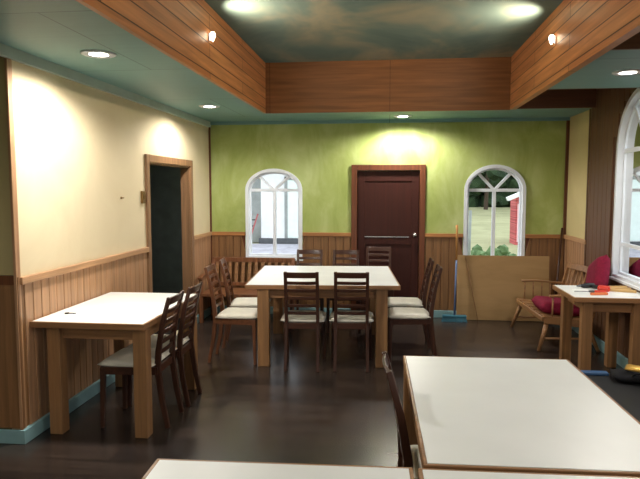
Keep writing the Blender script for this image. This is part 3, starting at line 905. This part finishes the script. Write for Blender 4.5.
# ------------------------------------------------------------------ outside
bm = BM(); box(bm, -60, 60, YB + 0.16, 90, -0.35, -0.15)
struct(obj('ground', bm, 'grass'))
bm = BM(); box(bm, XR + 0.16, 60, -40, YB + 0.16, -0.35, -0.15); box(bm, -40, XR + 0.16, -40, YF - 0.16, -0.35, -0.15)
struct(obj('ground_side', bm, 'grass'))
bm = BM(); box(bm, -9, -0.4, YB + 0.17, 19.5, -0.2, -0.13)
struct(obj('ground_gravel', bm, 'gravel'))
sh = thing('white_outbuilding', 'white outbuilding with pale door seen through the left window', 'building', (-3.6, 19.6, -0.13))
bm = BM(); box(bm, -0.62, 3.4, 0, 3, 0.18, 2.75); obj('wall', bm, 'shedwhite', sh)
bm = BM(); box(bm, -0.7, 3.4, -0.02, 3, 0, 0.18); obj('plinth', bm, 'greyp', sh)
bm = BM(); box(bm, 0.18, 0.28, -0.05, 0, 0.18, 2.2); box(bm, 0.98, 1.06, -0.05, 0, 0.18, 2.2); box(bm, 0.18, 1.06, -0.05, 0, 2.1, 2.22); obj('door_frame', bm, 'shedgrey', sh)
bm = BM(); box(bm, 0.28, 0.98, -0.03, 0, 0.2, 2.1); obj('door', bm, 'mint', sh)
bm = BM(); box(bm, -1.25, -0.62, 0.4, 3, 0, 2.75); obj('side_wall', bm, 'shedgrey', sh)
bm = BM()
vs = [(-1.5, -0.5, 2.75), (3.6, -0.5, 2.75), (3.6, 3.2, 3.5), (-1.5, 3.2, 3.5)]
lo = [bm.verts.new(v) for v in vs]; hi = [bm.verts.new((v[0], v[1], v[2] + 0.1)) for v in vs]
bm.faces.new(lo[::-1]); bm.faces.new(hi)
for i in range(4): bm.faces.new((lo[i], lo[(i + 1) % 4], hi[(i + 1) % 4], hi[i]))
obj('roof', bm, 'roofg', sh)
ld = thing('garden_ladder', 'red ladder leaning by the outbuilding seen through the left window', 'ladder', (-4.55, 19.25, -0.13), R(-8))
for s in (-1, 1):
    bm = BM(); bar(bm, (s * 0.11 - 0.14, 0, 0), (s * 0.11 + 0.16, 0.12, 1.0), 0.04, 0.05); obj('rail', bm, 'oldred', ld)
for k in range(4):
    f = (k + 1) / 5
    bm = BM(); bar(bm, (-0.25 + 0.30 * f, 0.12 * f, 1.0 * f), (-0.03 + 0.30 * f, 0.12 * f, 1.0 * f), 0.035, 0.035); obj('rung', bm, 'black', ld)

rb = thing('red_shed', 'red wooden shed with white roof edge seen through the right back window', 'shed', (5.32, 20.2, -0.15))
bm = BM()
prof = [(-1.2, 0), (1.6, 0), (1.6, 2.78), (-1.2, 1.58)]
a = [bm.verts.new((x, 0, z)) for x, z in prof]; b = [bm.verts.new((x, 0.9, z)) for x, z in prof]
bm.faces.new(a); bm.faces.new(b[::-1])
for i in range(4): bm.faces.new((a[i], b[i], b[(i + 1) % 4], a[(i + 1) % 4]))
obj('wall', bm, 'barn', rb)
bm = BM(); bar(bm, (-1.5, -0.1, 1.50), (1.8, -0.1, 2.92), 0.3, 0.12); obj('roof_edge', bm, 'shedwhite', rb)
bm = BM(); box(bm, -1.15, -0.8, -0.03, 0, 0.1, 1.35); obj('door', bm, 'pink', rb)

def foliage(bm, c, r, seed):
    """a lumpy crown of many small leaf clumps"""
    rnd = random.Random(seed)
    for k in range(60):
        th, ph = rnd.uniform(0, 2 * PI), math.acos(rnd.uniform(-1, 1))
        rr = rnd.uniform(0.45, 1.0)
        p = Vector((c[0] + r[0] * rr * math.sin(ph) * math.cos(th), c[1] + r[1] * rr * math.sin(ph) * math.sin(th), c[2] + r[2] * rr * math.cos(ph)))
        s = min(r) * rnd.uniform(0.22, 0.40)
        res = bmesh.ops.create_icosphere(bm, subdivisions=1, radius=s, matrix=Matrix.Translation(p))
        for v in res['verts']:
            v.co += Vector((rnd.uniform(-1, 1), rnd.uniform(-1, 1), rnd.uniform(-1, 1))) * s * 0.35
def tree(x, y, h, w, label, seed):
    t = thing('tree', label, 'tree', (x, y, -0.15), 0, 'trees beyond the field')
    bm = BM(); tube(bm, [(0, 0, 0), (0.1, 0, h * 0.3), (0, 0, h * 0.7)], [w * 0.09, w * 0.07, w * 0.03], 8); obj('trunk', bm, 'bark', t)
    bm = BM(); foliage(bm, (0, 0, h * 0.55), (w, w * 0.8, h * 0.46), seed); obj('crown', bm, 'leaf', t)
bm = BM()
rh = random.Random(5)
for k in range(420):
    p = Vector((rh.uniform(-2, 26), rh.uniform(62, 65), rh.uniform(0.2, 9.0) * rh.uniform(0.6, 1)))
    for v in bmesh.ops.create_icosphere(bm, subdivisions=1, radius=rh.uniform(0.7, 1.3), matrix=Matrix.Translation(p))['verts']:
        v.co += Vector((rh.uniform(-1, 1), rh.uniform(-1, 1), rh.uniform(-1, 1))) * 0.35
hg = tag(obj('hedgerow', bm, 'leaf'), 'long dark hedgerow of trees closing the field behind the red shed', 'hedge')
hg['kind'] = 'stuff'
for i, (x, y, h, w) in enumerate(((5.0, 44, 8, 1.6), (8.6, 55, 11, 2.2), (11.2, 46, 8.5, 1.7), (15.6, 52, 10, 2.2), (0.2, 50, 10, 2.2), (-9, 40, 8, 2.2), (-15, 45, 9, 2.6))):
    tree(x, y, h, w, ['tall dark tree beyond the field, left in the right back window', 'tall dark tree beyond the field, behind the mullion of the right back window', 'dark tree beyond the field, above the red shed',
                      'dark tree beyond the field, right of the red shed', 'dark tree beyond the field, hidden left of the right back window', 'dark tree behind the white outbuilding', 'dark tree far left behind the outbuilding'][i], 20 + i)
for i, (x, y, h, w) in enumerate(((19, 24, 7, 2.8), (15, 11, 6, 2.4), (16, 5, 6, 2.5))):
    tree(x, y, h, w, ['tree seen through the big right window, furthest', 'tree outside the big right window, middle one', 'tree outside the right wall, nearest the front'][i], 40 + i)
for i, (x, y, s) in enumerate(((1.42, 10.3, 0.27), (2.0, 11.2, 0.30), (2.62, 10.4, 0.28))):
    t = thing('garden_shrub', ['low green shrub outside the right back window, left of three', 'low green shrub outside the right back window, middle of three', 'low green shrub outside the right back window, right of three'][i], 'shrub', (x, y, -0.15), 0, 'shrubs outside the back window')
    bm = BM(); tube(bm, [(0, 0, 0), (0, 0, 0.3)], 0.03, 8); obj('stem', bm, 'bark', t)
    bm = BM(); foliage(bm, (0, 0, 0.45), (s, s, 0.38), 60 + i); obj('leaves', bm, 'leaf2', t)
bm = BM(); tube(bm, [(1.62, 12.4, -0.15), (1.64, 12.4, 1.25)], 0.03, 8)
tag(obj('fence_post', bm, 'shedgrey', smooth=True), 'thin grey post in the grass outside the right back window', 'post')

# ------------------------------------------------------------------ world and camera
w = bpy.data.worlds.new('overcast_sky'); SC.world = w
w.use_nodes = True
bgn = w.node_tree.nodes['Background']
bgn.inputs['Color'].default_value = (0.87, 0.93, 1.0, 1)
bgn.inputs['Strength'].default_value = 1.7

# daylight portals in the window openings (guide the sky light only)
def portal(loc, rot, sx, sz):
    l = bpy.data.lights.new('window_portal', 'AREA')
    l.shape = 'RECTANGLE'; l.size = sx; l.size_y = sz
    l.cycles.is_portal = True
    o = bpy.data.objects.new('window_portal', l); COL.objects.link(o); o.location = loc; o.rotation_euler = rot
for c in (W1, W2):
    portal((c, YB + 0.16, 1.35), (-PI / 2, 0, 0), 0.85, 1.3)
for c in RW:
    portal((XR + 0.16, c, 1.72), (0, PI / 2, 0), 1.95, 1.3)
portal((0.2, YF - 0.16, 1.57), (PI / 2, 0, 0), 3.0, 1.55)

F, VX, VY, CH = 600.0, 389.0, 189.0, 1.68
v = Vector((VX - 320, -(VY - 239.5), -F)).normalized()      # world Y in camera space
z = Vector((0, -v.z, v.y)).normalized()
if z.y < 0: z = -z
x = v.cross(z)
Rm = Matrix((x, v, z))       # rows = world axes in camera space -> camera-to-world rotation
cam = bpy.data.cameras.new('camera')
cam.sensor_fit = 'HORIZONTAL'; cam.sensor_width = 36.0; cam.lens = F * 36.0 / 640.0
cam.clip_start = 0.02; cam.clip_end = 300
co = bpy.data.objects.new('camera', cam); COL.objects.link(co)
co.matrix_world = Matrix.Translation((0, 0, CH)) @ Rm.to_4x4()
SC.camera = co

SC.view_settings.view_transform = 'Standard'
SC.view_settings.look = 'None'
SC.view_settings.gamma = 1
SC.view_settings.use_curve_mapping = False
SC.view_settings.exposure = 0.45
SC.cycles.use_denoising = True
SC.cycles.max_bounces = 8
SC.cycles.diffuse_bounces = 5
SC.cycles.transparent_max_bounces = 12
SC.cycles.sample_clamp_indirect = 6
